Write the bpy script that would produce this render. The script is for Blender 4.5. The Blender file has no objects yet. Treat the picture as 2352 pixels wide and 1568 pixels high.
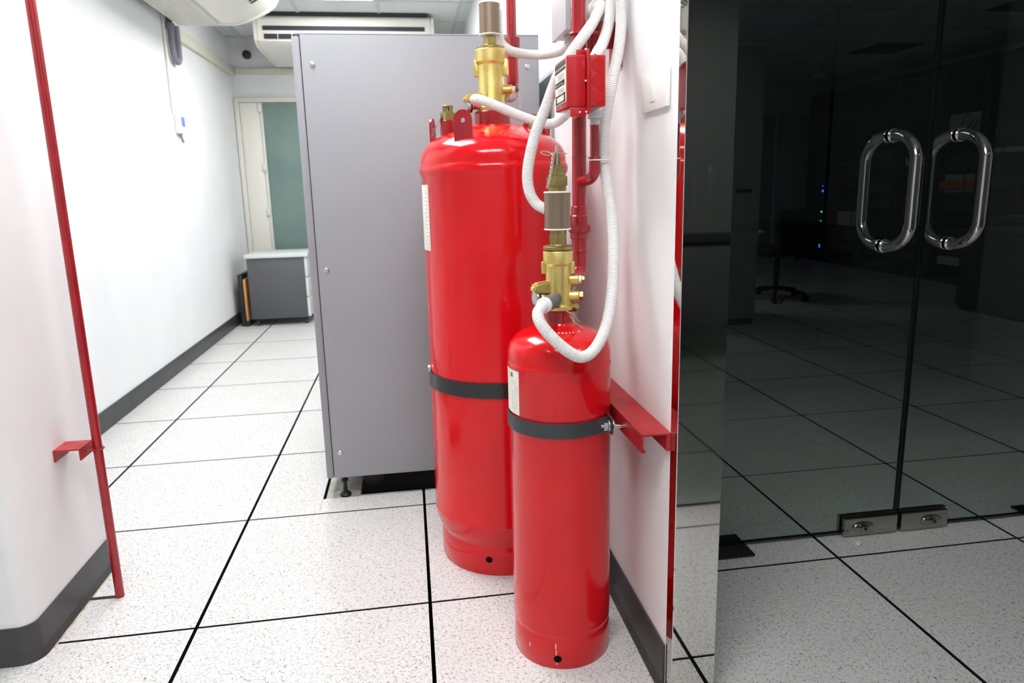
import bpy, bmesh, math, random
from mathutils import Vector, Matrix
random.seed(7)
C = bpy.context.scene.collection
PI = math.pi

# ------------------------------------------------------------------ camera
cam_d = bpy.data.cameras.new('camera'); cam = bpy.data.objects.new('camera', cam_d); C.objects.link(cam)
yaw, pitch, roll = 0.14763, 0.19884, -0.02376
cy_, sy_, cp_, sp_ = math.cos(yaw), math.sin(yaw), math.cos(pitch), math.sin(pitch)
fwd = Vector((sy_*cp_, cy_*cp_, -sp_)); rgt = Vector((cy_, -sy_, 0)); upv = rgt.cross(fwd)
rr = math.cos(roll)*rgt + math.sin(roll)*upv
uu = -math.sin(roll)*rgt + math.cos(roll)*upv
M = Matrix((rr, uu, -fwd)).transposed().to_4x4()
M.translation = Vector((0.5959, -1.6984, 1.0939))
cam.matrix_world = M
cam_d.sensor_width = 36; cam_d.lens = 36*1580.83/2352
cam_d.shift_x = -5.43/2352; cam_d.shift_y = -33.7/2352
cam_d.clip_start = 0.02; cam_d.clip_end = 60
cam_d.dof.use_dof = True; cam_d.dof.focus_distance = 1.47; cam_d.dof.aperture_fstop = 6.0
bpy.context.scene.camera = cam

# ------------------------------------------------------------------ world, exposure
w = bpy.data.worlds.new('world'); bpy.context.scene.world = w; w.use_nodes = True
w.node_tree.nodes['Background'].inputs[0].default_value = (0.5, 0.55, 0.6, 1)
w.node_tree.nodes['Background'].inputs[1].default_value = 0.0
vs = bpy.context.scene.view_settings
vs.view_transform = 'Standard'; vs.look = 'None'; vs.gamma = 1; vs.use_curve_mapping = False
vs.exposure = 0.0
LAMP = 23.0
# added fill light brightening the unlit server room, out of view behind the right wall
ld = bpy.data.lights.new('server_room_fill_light', 'AREA'); ld.shape = 'SQUARE'; ld.size = .5; ld.energy = 4; ld.color = (.92, .93, 1)
lo = bpy.data.objects.new('server_room_fill_light', ld); C.objects.link(lo); lo.location = (2.3, 4.6, 2.42)
ld2 = bpy.data.lights.new('rear_room_fill_light', 'AREA'); ld2.shape = 'SQUARE'; ld2.size = .5; ld2.energy = 4  # added fill light, lifts the rear room mirrored in the jamb
lo2 = bpy.data.objects.new('rear_room_fill_light', ld2); C.objects.link(lo2); lo2.location = (2.6, -3.0, 2.42)

# ------------------------------------------------------------------ materials
def mat(name, col, rough=.5, metal=0.0, coat=0.0, **kw):
    m = bpy.data.materials.new(name); m.use_nodes = True
    b = m.node_tree.nodes['Principled BSDF']
    b.inputs['Base Color'].default_value = (*col, 1)
    b.inputs['Roughness'].default_value = rough
    b.inputs['Metallic'].default_value = metal
    b.inputs['Coat Weight'].default_value = coat
    b.inputs['Coat Roughness'].default_value = kw.get('coat_rough', .06)
    if 'spec' in kw: b.inputs['Specular IOR Level'].default_value = kw['spec']
    if 'emit' in kw:
        b.inputs['Emission Color'].default_value = (*kw['emit'], 1)
        b.inputs['Emission Strength'].default_value = kw['power']
    return m
def nodes(m): return m.node_tree.nodes, m.node_tree.links, m.node_tree.nodes['Principled BSDF']
def vary(m, c1, c2, scale=8, detail=4, lo=.35, hi=.65, bump=0, bscale=None, rough=None, stretch=None, coords='Object'):
    n, l, b = nodes(m)
    tc = n.new('ShaderNodeTexCoord'); mp = n.new('ShaderNodeMapping')
    if stretch: mp.inputs['Scale'].default_value = stretch
    l.new(tc.outputs[coords], mp.inputs[0])
    t = n.new('ShaderNodeTexNoise'); t.inputs['Scale'].default_value = scale; t.inputs['Detail'].default_value = detail
    l.new(mp.outputs[0], t.inputs['Vector'])
    r = n.new('ShaderNodeValToRGB'); r.color_ramp.elements[0].position = lo; r.color_ramp.elements[1].position = hi
    r.color_ramp.elements[0].color = (*c1, 1); r.color_ramp.elements[1].color = (*c2, 1)
    l.new(t.outputs['Fac'], r.inputs[0]); l.new(r.outputs[0], b.inputs['Base Color'])
    if rough:
        q = n.new('ShaderNodeMapRange'); q.inputs['To Min'].default_value = rough[0]; q.inputs['To Max'].default_value = rough[1]
        l.new(t.outputs['Fac'], q.inputs[0]); l.new(q.outputs[0], b.inputs['Roughness'])
    if bump:
        t2 = n.new('ShaderNodeTexNoise'); t2.inputs['Scale'].default_value = bscale or scale*4; t2.inputs['Detail'].default_value = 3
        l.new(mp.outputs[0], t2.inputs['Vector'])
        bp = n.new('ShaderNodeBump'); bp.inputs['Strength'].default_value = bump; bp.inputs['Distance'].default_value = .002
        l.new(t2.outputs['Fac'], bp.inputs['Height']); l.new(bp.outputs[0], b.inputs['Normal'])
    return m
m_wall = vary(mat('wall paint', (.82, .83, .84), .55), (.80, .81, .82), (.84, .85, .86), 3, bump=.35, bscale=18, coords='Object')
m_ceil = vary(mat('ceiling tile', (.66, .70, .68), .9), (.64, .68, .66), (.70, .73, .72), 40)
m_tbar = mat('ceiling grid paint', (.55, .57, .57), .5)
m_base = vary(mat('black rubber skirting', (.035, .036, .038), .42), (.03, .031, .033), (.05, .052, .055), 6)
m_floor = mat('speckled laminate', (.72, .72, .70), .38)
def floor_nodes():
    n, l, b = nodes(m_floor)
    g = n.new('ShaderNodeNewGeometry')
    mp = n.new('ShaderNodeMapping'); mp.inputs['Rotation'].default_value = (0, 0, .5); mp.inputs['Scale'].default_value = (1, 1, .1)
    l.new(g.outputs['Position'], mp.inputs[0])
    # short dark strokes: distorted noise, thin band, broken up by a second noise
    t = n.new('ShaderNodeTexNoise'); t.inputs['Scale'].default_value = 150; t.inputs['Detail'].default_value = 1.5; t.inputs['Distortion'].default_value = 1.2
    l.new(mp.outputs[0], t.inputs['Vector'])
    a = n.new('ShaderNodeMath'); a.operation = 'SUBTRACT'; a.inputs[1].default_value = .5; l.new(t.outputs['Fac'], a.inputs[0])
    ab = n.new('ShaderNodeMath'); ab.operation = 'ABSOLUTE'; l.new(a.outputs[0], ab.inputs[0])
    th = n.new('ShaderNodeMapRange'); th.inputs['From Min'].default_value = .016; th.inputs['From Max'].default_value = .034
    th.inputs['To Min'].default_value = 1; th.inputs['To Max'].default_value = 0; l.new(ab.outputs[0], th.inputs[0])
    t2 = n.new('ShaderNodeTexNoise'); t2.inputs['Scale'].default_value = 120; t2.inputs['Detail'].default_value = 1
    l.new(g.outputs['Position'], t2.inputs['Vector'])
    th2 = n.new('ShaderNodeMapRange'); th2.inputs['From Min'].default_value = .47; th2.inputs['From Max'].default_value = .53; l.new(t2.outputs['Fac'], th2.inputs[0])
    mu = n.new('ShaderNodeMath'); mu.operation = 'MULTIPLY'; l.new(th.outputs[0], mu.inputs[0]); l.new(th2.outputs[0], mu.inputs[1])
    t3 = n.new('ShaderNodeTexNoise'); t3.inputs['Scale'].default_value = 5; t3.inputs['Detail'].default_value = 5
    l.new(g.outputs['Position'], t3.inputs['Vector'])
    r = n.new('ShaderNodeValToRGB'); r.color_ramp.elements[0].color = (.62, .62, .61, 1); r.color_ramp.elements[1].color = (.71, .71, .705, 1)
    l.new(t3.outputs['Fac'], r.inputs[0])
    mx = n.new('ShaderNodeMixRGB'); mx.inputs[2].default_value = (.12, .118, .122, 1)
    l.new(mu.outputs[0], mx.inputs[0]); l.new(r.outputs[0], mx.inputs[1]); l.new(mx.outputs[0], b.inputs['Base Color'])
floor_nodes()
m_edge = mat('black tile edging', (.012, .012, .014), .6)
m_plenum = mat('dark plenum', (.003, .003, .004), .95, spec=.1)
m_red = vary(mat('glossy red cylinder paint', (.70, .003, .007), .22, coat=.22, coat_rough=.03, spec=.36), (.64, .002, .007), (.71, .004, .010), 5, rough=(.12, .2), bump=.02, bscale=20)
m_redp = vary(mat('red pipe paint', (.33, .005, .012), .25, coat=.4), (.29, .004, .010), (.38, .006, .014), 12, bump=.5, bscale=60)
m_redb = mat('red switch box enamel', (.44, .004, .009), .32, coat=.3)
m_redc = vary(mat('red primed channel', (.36, .012, .018), .42), (.30, .008, .014), (.42, .022, .028), 14, bump=.4, bscale=70)
m_brass = vary(mat('cast brass', (.74, .60, .20), .38, 1.0), (.66, .52, .16), (.80, .66, .25), 14, bump=.25, bscale=120, rough=(.34, .5))
m_brassd = vary(mat('tarnished brass', (.36, .29, .12), .38, 1.0), (.26, .205, .08), (.42, .34, .14), 22, rough=(.3, .5))
m_brown = vary(mat('bronze sleeve', (.22, .17, .12), .42, .7), (.19, .15, .105), (.28, .21, .15), 20, stretch=(1, 1, .05))
m_whitep = mat('white plastic', (.80, .80, .78), .35)
m_hose = mat('white corrugated conduit plastic', (.76, .76, .75), .38)
m_conn = mat('dark grey fitting plastic', (.10, .11, .13), .4)
m_steel = mat('zinc plated steel', (.62, .62, .63), .28, 1.0)
m_mirror = vary(mat('polished stainless steel', (.60, .59, .56), .03, 1.0), (.55, .54, .51), (.62, .61, .58), 2, rough=(.015, .05), stretch=(4, 4, .3))
m_handle = mat('polished steel handle', (.62, .61, .58), .08, 1.0)
m_brushed = mat('brushed steel', (.42, .39, .35), .26, 1.0)
m_band = mat('black painted steel band', (.010, .011, .013), .3, coat=.3)
m_bandm = mat('satin black strap', (.035, .038, .042), .45)
m_cab = vary(mat('grey cabinet paint', (.32, .33, .36), .42), (.31, .325, .35), (.335, .35, .375), 2, bump=.12, bscale=500)
m_cabe = mat('grey cabinet edge paint', (.30, .31, .34), .4)
m_gbox = mat('light grey box paint', (.50, .50, .52), .4)
m_black = mat('black plastic', (.012, .012, .013), .45)
m_rubber = mat('black caster rubber', (.03, .03, .032), .6)
m_cream = mat('cream plastic', (.74, .72, .66), .45)
m_ac = mat('off white plastic shell', (.74, .72, .66), .4)
m_slot = mat('dark vent slot and shade strip', (.02, .02, .03), .6)
m_trunk = mat('cream trunking', (.68, .66, .55), .5)
m_drain = mat('grey pipe insulation', (.20, .20, .24), .6)
m_ped = mat('charcoal pedestal laminate', (.085, .087, .095), .5)
m_pedl = mat('light grey laminate', (.62, .65, .63), .45)
m_wood = mat('orange brown board', (.55, .26, .09), .6)
m_frame = mat('cream door frame', (.66, .66, .60), .45)
m_green = vary(mat('frosted green glass', (.13, .21, .19), .22), (.13, .205, .185), (.17, .25, .225), 2.5)
m_gpanel = mat('grey green steel panel', (.34, .40, .38), .5)
m_lamp = mat('lit lamp diffuser', (.9, .9, .9), .5, emit=(1.0, .99, .985), power=LAMP)
m_label = vary(mat('printed paper label', (.80, .78, .70), .5), (.74, .70, .58), (.84, .83, .78), 30)
m_ink = mat('black print', (.02, .02, .02), .5)
m_stencil = mat('white stencil paint', (.75, .72, .72), .5)
m_wire = mat('seal wire', (.45, .36, .26), .5)
m_dark = mat('dark grey steel', (.03, .03, .034), .5)
m_rackb = mat('black rack steel', (.010, .010, .012), .55)
m_chair = mat('dark blue chair fabric', (.012, .015, .026), .9)
m_part = mat('grey partition laminate', (.34, .34, .36), .6)
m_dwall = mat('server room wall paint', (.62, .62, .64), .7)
m_orange = mat('orange cable duct', (.5, .12, .04), .6)
m_blue = mat('blue indicator lamp', (0, 0, .1), emit=(.03, .06, 1), power=6)
m_grn = mat('green indicator lamp', (0, .1, 0), emit=(.05, .8, .1), power=3)
m_lcd = mat('blue lcd screen', (.2, .25, .7), .3)
m_switch = mat('switch plate plastic', (.80, .79, .76), .4)
m_rust = vary(mat('rust stain', (.5, .33, .15), .7), (.42, .26, .10), (.66, .60, .50), 30)
m_plate = vary(mat('dull grey support plate', (.5, .5, .45), .6), (.40, .40, .36), (.56, .56, .50), 20)
m_yellow = mat('yellow switch', (.6, .45, .1), .5)
# clear tinted glass: thin pane, mirror-like reflection by angle, tinted straight-through light
def glass_mat():
    m = bpy.data.materials.new('tinted glass'); m.use_nodes = True
    n, l = m.node_tree.nodes, m.node_tree.links; n.clear()
    o = n.new('ShaderNodeOutputMaterial'); mx = n.new('ShaderNodeMixShader')
    # two-sided reflectance of a pane by viewing angle (Schlick), the same from either face
    ge = n.new('ShaderNodeNewGeometry'); dt = n.new('ShaderNodeVectorMath'); dt.operation = 'DOT_PRODUCT'
    l.new(ge.outputs['Incoming'], dt.inputs[0]); l.new(ge.outputs['Normal'], dt.inputs[1])
    ab = n.new('ShaderNodeMath'); ab.operation = 'ABSOLUTE'; l.new(dt.outputs['Value'], ab.inputs[0])
    om = n.new('ShaderNodeMath'); om.operation = 'SUBTRACT'; om.inputs[0].default_value = 1; l.new(ab.outputs[0], om.inputs[1])
    pw = n.new('ShaderNodeMath'); pw.operation = 'POWER'; pw.inputs[1].default_value = 5; l.new(om.outputs[0], pw.inputs[0])
    fr = n.new('ShaderNodeMath'); fr.operation = 'MULTIPLY_ADD'; fr.inputs[1].default_value = .9; fr.inputs[2].default_value = .07; l.new(pw.outputs[0], fr.inputs[0])
    gl = n.new('ShaderNodeBsdfGlossy'); gl.inputs['Roughness'].default_value = 0.0; gl.inputs['Color'].default_value = (.9, .95, .92, 1)
    tr = n.new('ShaderNodeBsdfTransparent'); tr.inputs['Color'].default_value = (.70, .76, .73, 1)
    l.new(fr.outputs[0], mx.inputs[0]); l.new(tr.outputs[0], mx.inputs[1]); l.new(gl.outputs[0], mx.inputs[2]); l.new(mx.outputs[0], o.inputs[0])
    return m
m_glass = glass_mat()
m_gedge = mat('dark green glass edge', (.004, .010, .012), .15)

# ------------------------------------------------------------------ mesh helpers
def add_box(bm, x0, x1, y0, y1, z0, z1, bev=0.0, seg=2, m=None):
    b2 = bmesh.new(); bmesh.ops.create_cube(b2, size=1)
    for v in b2.verts:
        v.co = Vector(((x0+x1)/2+v.co.x*(x1-x0), (y0+y1)/2+v.co.y*(y1-y0), (z0+z1)/2+v.co.z*(z1-z0)))
    if bev: bmesh.ops.bevel(b2, geom=b2.edges[:], offset=bev, segments=seg, affect='EDGES', profile=.5)
    if m: b2.transform(m)
    merge(bm, b2)
def merge(bm, b2):
    me = bpy.data.meshes.new('t'); b2.to_mesh(me); b2.free(); bm.from_mesh(me); bpy.data.meshes.remove(me)
def frame_to(d):
    d = Vector(d).normalized()
    return d.to_track_quat('Z', 'Y').to_matrix().to_4x4()
def add_lathe(bm, prof, n=48, m=None, cap=True):
    """prof: list of (r, z)"""
    b2 = bmesh.new(); rings = []
    for r, z in prof:
        if r < 1e-6: rings.append([b2.verts.new((0, 0, z))])
        else: rings.append([b2.verts.new((r*math.cos(2*PI*i/n), r*math.sin(2*PI*i/n), z)) for i in range(n)])
    for a, b in zip(rings, rings[1:]):
        for i in range(n):
            j = (i+1) % n
            if len(a) == 1 and len(b) == 1: continue
            if len(a) == 1: b2.faces.new((a[0], b[j], b[i]))
            elif len(b) == 1: b2.faces.new((a[i], a[j], b[0]))
            else: b2.faces.new((a[i], a[j], b[j], b[i]))
    if cap:
        for r_, in ((rings[0],), (rings[-1],)):
            if len(r_) > 2:
                try: b2.faces.new(r_)
                except ValueError: pass
    bmesh.ops.recalc_face_normals(b2, faces=b2.faces[:])
    if m: b2.transform(m)
    merge(bm, b2)
def add_cyl(bm, p0, p1, r, n=24, r2=None, bev=0.0):
    p0, p1 = Vector(p0), Vector(p1); L = (p1-p0).length; r2 = r if r2 is None else r2
    m = Matrix.Translation(p0) @ frame_to(p1-p0)
    if bev: prof = [(r-bev, 0), (r, bev), (r2, L-bev), (r2-bev, L)]
    else: prof = [(r, 0), (r2, L)]
    add_lathe(bm, prof, n, m)
def spline(pts, per=10):
    P = [Vector(p) for p in pts]; P = [2*P[0]-P[1]] + P + [2*P[-1]-P[-2]]; out = []
    for i in range(1, len(P)-2):
        a, b, c, d = P[i-1:i+3]
        for k in range(per):
            t = k/per
            out.append(.5*((2*b)+(c-a)*t+(2*a-5*b+4*c-d)*t*t+(3*b-a-3*c+d)*t**3))
    out.append(P[-2]); return out
def add_tube(bm, pts, r, n=12, caps=True):
    """r: number or function(arclength)->radius"""
    P = [Vector(p) for p in pts]; b2 = bmesh.new(); rings = []
    t0 = (P[1]-P[0]).normalized(); u = t0.orthogonal().normalized(); s = 0; prev = t0
    for i, p in enumerate(P):
        t = (P[min(i+1, len(P)-1)]-P[max(i-1, 0)]).normalized()
        u = prev.rotation_difference(t) @ u; u = (u-t*u.dot(t)).normalized(); prev = t; v = t.cross(u)
        if i: s += (p-P[i-1]).length
        R = r(s) if callable(r) else r
        rings.append([b2.verts.new(p+R*(math.cos(2*PI*k/n)*u+math.sin(2*PI*k/n)*v)) for k in range(n)])
    for a, b in zip(rings, rings[1:]):
        for k in range(n): b2.faces.new((a[k], a[(k+1) % n], b[(k+1) % n], b[k]))
    if caps: b2.faces.new(rings[0][::-1]); b2.faces.new(rings[-1])
    bmesh.ops.recalc_face_normals(b2, faces=b2.faces[:]); merge(bm, b2)
def resample(pts, step):
    P = [Vector(p) for p in pts]; out = [P[0]]; acc = 0
    for a, b in zip(P, P[1:]):
        L = (b-a).length; d = step-acc
        while d <= L: out.append(a.lerp(b, d/L)); d += step
        acc = (acc+L) % step
    return out
def add_ring(bm, c, R, r, axis=(0, 0, 1), n=28, k=8, m=None):
    mm = Matrix.Translation(Vector(c)) @ frame_to(axis); b2 = bmesh.new(); rings = []
    for i in range(n):
        a = 2*PI*i/n
        rings.append([b2.verts.new(mm @ Vector(((R+r*math.cos(2*PI*j/k))*math.cos(a), (R+r*math.cos(2*PI*j/k))*math.sin(a), r*math.sin(2*PI*j/k)))) for j in range(k)])
    for i in range(n):
        A, B = rings[i], rings[(i+1) % n]
        for j in range(k): b2.faces.new((A[j], A[(j+1) % k], B[(j+1) % k], B[j]))
    bmesh.ops.recalc_face_normals(b2, faces=b2.faces[:])
    if m: b2.transform(m)
    merge(bm, b2)
def add_prism(bm, poly, a, b, axis='y', bev=0):
    """poly of 2D points; extruded along the axis from a to b. axis y: (x,z); x: (y,z); z: (x,y)"""
    f = {'y': lambda p, t: (p[0], t, p[1]), 'x': lambda p, t: (t, p[0], p[1]), 'z': lambda p, t: (p[0], p[1], t)}[axis]
    b2 = bmesh.new(); A = [b2.verts.new(f(p, a)) for p in poly]; B = [b2.verts.new(f(p, b)) for p in poly]
    b2.faces.new(A); b2.faces.new(B[::-1])
    for i in range(len(poly)): b2.faces.new((A[i], B[i], B[(i+1) % len(poly)], A[(i+1) % len(poly)]))
    bmesh.ops.recalc_face_normals(b2, faces=b2.faces[:])
    if bev: bmesh.ops.bevel(b2, geom=b2.edges[:], offset=bev, segments=2, affect='EDGES')
    merge(bm, b2)
def obj(name, bm, material, parent=None, origin=None):
    for e in bm.edges:
        if len(e.link_faces) == 2 and e.calc_face_angle(0) > math.radians(32): e.smooth = False
    for f in bm.faces: f.smooth = True
    me = bpy.data.meshes.new(name); bm.to_mesh(me); bm.free()
    me.materials.append(material)
    o = bpy.data.objects.new(name, me); C.objects.link(o)
    if parent: o.parent = parent; o.matrix_parent_inverse = Matrix.Translation(-parent.location) if parent.type == 'EMPTY' else Matrix()
    return o
def thing(name, label, cat, loc=(0, 0, 0), group=None):
    o = bpy.data.objects.new(name, None); C.objects.link(o); o.location = loc
    o['label'] = label; o['category'] = cat
    if group: o['group'] = group
    return o
def tag(o, label, cat, group=None):
    o['label'] = label; o['category'] = cat
    if group: o['group'] = group
    return o
def struct(name, bm, m, parent=None):
    o = obj(name, bm, m, parent)
    if parent is None: o['kind'] = 'structure'
    return o
def NB(): return bmesh.new()
def BX(*a, **k): b = NB(); add_box(b, *a, **k); return b
def CY(*a, **k): b = NB(); add_cyl(b, *a, **k); return b
def TB(*a, **k): b = NB(); add_tube(b, *a, **k); return b
def hexp(bm, x, y, z0, z1, r, bev=.0015, rot=.26):
    poly = [(x+r*math.cos(rot+PI/3*i), y+r*math.sin(rot+PI/3*i)) for i in range(6)]
    add_prism(bm, poly, z0, z1, 'z', bev)
def hexa(bm, p0, p1, r):
    p0, p1 = Vector(p0), Vector(p1)
    m = Matrix.Translation(p0) @ frame_to(p1-p0); add_lathe(bm, [(r*.92, 0), (r, .001), (r, (p1-p0).length-.001), (r*.92, (p1-p0).length)], 6, m)

# ------------------------------------------------------------------ the room shell
H = 2.45
floor = struct('floor', BX(-1.9, 7.3, -4.3, 8.5, -.42, -.32), m_plenum)
T = .6; G = .0048; GY_ = .0038; tile_mesh = {}
def tile(x0, x1, y0, y1, key=None):
    if key and key in tile_mesh:
        me = tile_mesh[key]
    else:
        b = NB(); w_, d_ = x1-x0, y1-y0
        add_box(b, G, w_-G, GY_, d_-GY_, -.03, 0)
        me = bpy.data.meshes.new('floor_tile'); b.to_mesh(me); b.free(); me.materials.append(m_floor); me.materials.append(m_edge)
        for p in me.polygons:
            if p.normal.z < .5: p.material_index = 1
        if key: tile_mesh[key] = me
    o = bpy.data.objects.new('floor_tile', me); C.objects.link(o); o.parent = floor; o.location = (x0, y0, 0)
def cut_tile(b):
    o = obj('floor_tile', b, m_floor, floor); o.data.materials.append(m_edge)
    for p in o.data.polygons:
        if p.normal.z < .5: p.material_index = 1
for i in range(-3, 12):
    for j in range(-7, 14):
        if i < -2 and j > -1: continue                       # beyond the left corridor wall
        if i >= 2 and j > 13: continue
        if i < 2 and j > 8: continue
        if 3 > i >= 2 and j > 6 : continue
        x, y = i*T, j*T
        if (i, j) == (0, 1):                                  # tile with the cut-out under the grey cabinet
            tile(x, .2405, y, y+T); b = NB(); 
            add_box(b, .2405-G-.001, x+T-G, y+GY_, .716, -.03, 0)
            cut_tile(b)
            continue
        if (i, j) == (1, 1):
            b = NB(); add_box(b, x+G, x+T-G, y+GY_, .716, -.03, 0); cut_tile(b); continue
        if j in (2,) and i in (0,):
            tile(x, .2405, y, y+T); continue
        if j in (2,) and i in (1,): continue
        tile(x, x+T, y, y+T, 'full')
# dark sub-floor webs so seams read black
b = NB(); add_box(b, -1.85, 7.25, -4.25, 8.45, -.318, -.30); struct('trim_1', b, m_plenum)
# grey support plate inside the cut-out
obj('support_plate', BX(.2425, .366, .7175, 1.4, -.035, -.0118, bev=.001), m_plate, floor); [obj('support_lip', BX(xa, xb, .7175, .736, -.035, -.003, bev=.001), m_plate, floor) for xa, xb in ((.367, .594), (.606, 1.148))]
obj('rust_stain', BX(-.3335, -.3285, -.02, .35, -.0005, .0004), m_rust, floor)
obj('floor_slot', BX(-.335, -.246, .186, .200, -.004, .0006), m_edge, floor)

struct('wall_back', BX(-1.2, 1.4, 5.06, 5.16, 0, H), m_wall)
struct('wall_left', BX(-.99, -.89, .41, 5.06, 0, H), m_wall)
# near left pillar with rounded corner
b = NB()
def pillar_poly(o=0.0, r=.035):
    x1, y0, y1 = -.345+o, -.066-o, .362+(o*.3)
    pts = [(-1.9, y1), (-1.9, y0)]
    cx, cy = x1-r-o, y0+r+o
    for k in range(9):
        a = -PI/2+PI/2*k/8; pts.append((cx+(r+o)*math.cos(a), cy+(r+o)*math.sin(a)))
    pts.append((x1, y1)); return pts
add_prism(b, pillar_poly(), 0, H, 'z'); struct('wall_pillar', b, m_wall)
b = NB(); add_prism(b, pillar_poly(.004), .002, .095, 'z')
# flared foot of the skirting
def flare(o0, o1, z0, z1):
    A, B = pillar_poly(o0), pillar_poly(o1); b2 = NB()
    a = [b2.verts.new((p[0], p[1], z1)) for p in A]; c = [b2.verts.new((p[0], p[1], z0)) for p in B]
    for i in range(1, len(A)-1): b2.faces.new((a[i], a[i+1], c[i+1], c[i]))
    bmesh.ops.recalc_face_normals(b2, faces=b2.faces[:]); merge(b, b2)
flare(.004, .012, .001, .018)
struct('baseboard_pillar', b, m_base)
struct('baseboard_left', BX(-.889, -.882, .42, 5.05, .001, .10, bev=.002), m_base)
# right stub wall, then the set back wall
struct('wall_right', BX(1.10, 1.19, -.432, .66, 0, H), m_wall)
struct('wall_right_far', BX(1.15, 1.25, .66, 5.06, 0, H), m_wall)
b = NB(); add_box(b, 1.094, 1.0995, -.430, .655, .001, .112, bev=.0015); add_prism(b, [(1.094, .02), (1.0995, .02), (1.0995, .001), (1.086, .001)], -.430, .655, 'y')
struct('baseboard_right', b, m_base)
struct('baseboard_back', BX(-.86, 1.1, 5.052, 5.059, .001, .10), m_base)
# polished stainless jamb wrapping the wall end
b = NB(); add_box(b, 1.0995, 1.196, -.469, -.4325, 0.001, H-.001, bev=.0012, seg=1)
struct('trim_2', b, m_mirror)
# wall of the dark side and rooms outside the photograph
struct('wall_front', BX(-1.9, 1.3, -4.3, -4.2, 0, H), m_wall)
struct('wall_outer_left', BX(-1.9, -1.8, -4.2, -.07, 0, H), m_wall)
struct('wall_side_front', BX(1.20, 1.30, -4.2, -1.39, 0, H), m_wall)
struct('wall_lobby_end', BX(3.6, 3.7, -1.3, .10, 0, H), m_dwall)
struct('wall_room_front', BX(3.6, 7.3, .05, .15, 0, H), m_dwall)
struct('wall_room_right', BX(6.95, 7.05, .15, 8.4, 0, H), m_dwall)
struct('wall_room_back', BX(1.25, 6.95, 7.95, 8.05, 0, H), m_dwall)
struct('wall_room_left', BX(1.19, 1.30, 5.06, 7.95, 0, H), m_dwall)
struct('wall_rear_room', BX(1.25, 4.3, -4.3, -4.2, 0, H), m_dwall)
struct('wall_rear_room_side', BX(4.2, 4.3, -4.2, -1.33, 0, H), m_dwall)
# ceiling: panels in a T-bar grid with lamps
ceiling = struct('ceiling', BX(-1.9, 7.3, -4.3, 8.5, H+.05, H+.12), m_plenum)
U = .61; X0 = -.155; Y0 = 3.75
LAMPS = {(0, -1), (0, -2), (0, -5), (0, -6), (0, -9), (1, -9)}  # door-side lamp behind the viewer is added to brighten the lobby
pm = None; b_t = NB()
def lampthing(i, j):
    x, y = X0+i*U, Y0+j*U
    lab = 'square recessed ceiling lamp added unseen behind the viewer to brighten the glass door side' if i == 1 else {-1: 'square recessed ceiling lamp glowing above the corridor near the back air conditioner',
           -2: 'square recessed ceiling lamp glowing above the corridor beside the left air conditioner',
           -5: 'square recessed ceiling lamp glowing above the two red cylinders',
           -6: 'square recessed ceiling lamp glowing above the corridor, nearer than the cylinders',
           -9: 'square recessed ceiling lamp glowing over the floor behind the viewer'}[j]
    t = thing('ceiling_lamp', lab, 'lamp', (x, y, H))
    obj('diffuser', BX(x+.03, x+U-.03, y+.03, y+U-.03, H-.004, H+.01), m_lamp, t)
    bb = NB()
    for q in ((x+.008, x+.03, y+.008, y+U-.008), (x+U-.03, x+U-.008, y+.008, y+U-.008), (x+.03, x+U-.03, y+.008, y+.03), (x+.03, x+U-.03, y+U-.03, y+U-.008)):
        add_box(bb, *q, H-.008, H+.012)
    obj('frame', bb, m_tbar, t)
for i in range(-3, 12):
    for j in range(-13, 8):
        x, y = X0+i*U, Y0+j*U
        if i < -2 and y > .1: continue
        if i <= 1 and y > 5.1: continue
        if i >= 2 and y < .1-U and (i > 6): continue
        if (i, j) in LAMPS: lampthing(i, j); continue
        if pm is None:
            bb = NB(); add_box(bb, .008, U-.008, .008, U-.008, 0, .015)
            pm = bpy.data.meshes.new('ceiling_panel'); bb.to_mesh(pm); bb.free(); pm.materials.append(m_ceil)
        o = bpy.data.objects.new('ceiling_panel', pm); C.objects.link(o); o.parent = ceiling; o.location = (x, y, H)
for i in range(-3, 13):
    x = X0+i*U; add_box(b_t, x-.012, x+.012, -4.2 if x < 4.2 else .1, 8.0 if x > 1.2 else 5.06, H-.006, H+.004)
for j in range(-13, 8):
    y = Y0+j*U; add_box(b_t, -1.8 if y < 0 else -.9, 7.0, y-.012, y+.012, H-.0055, H+.0045) if y < 5.06 else add_box(b_t, 1.25, 7.0, y-.012, y+.012, H-.0055, H+.0045)
o = obj('ceiling_grid', b_t, m_tbar, ceiling)

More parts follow.
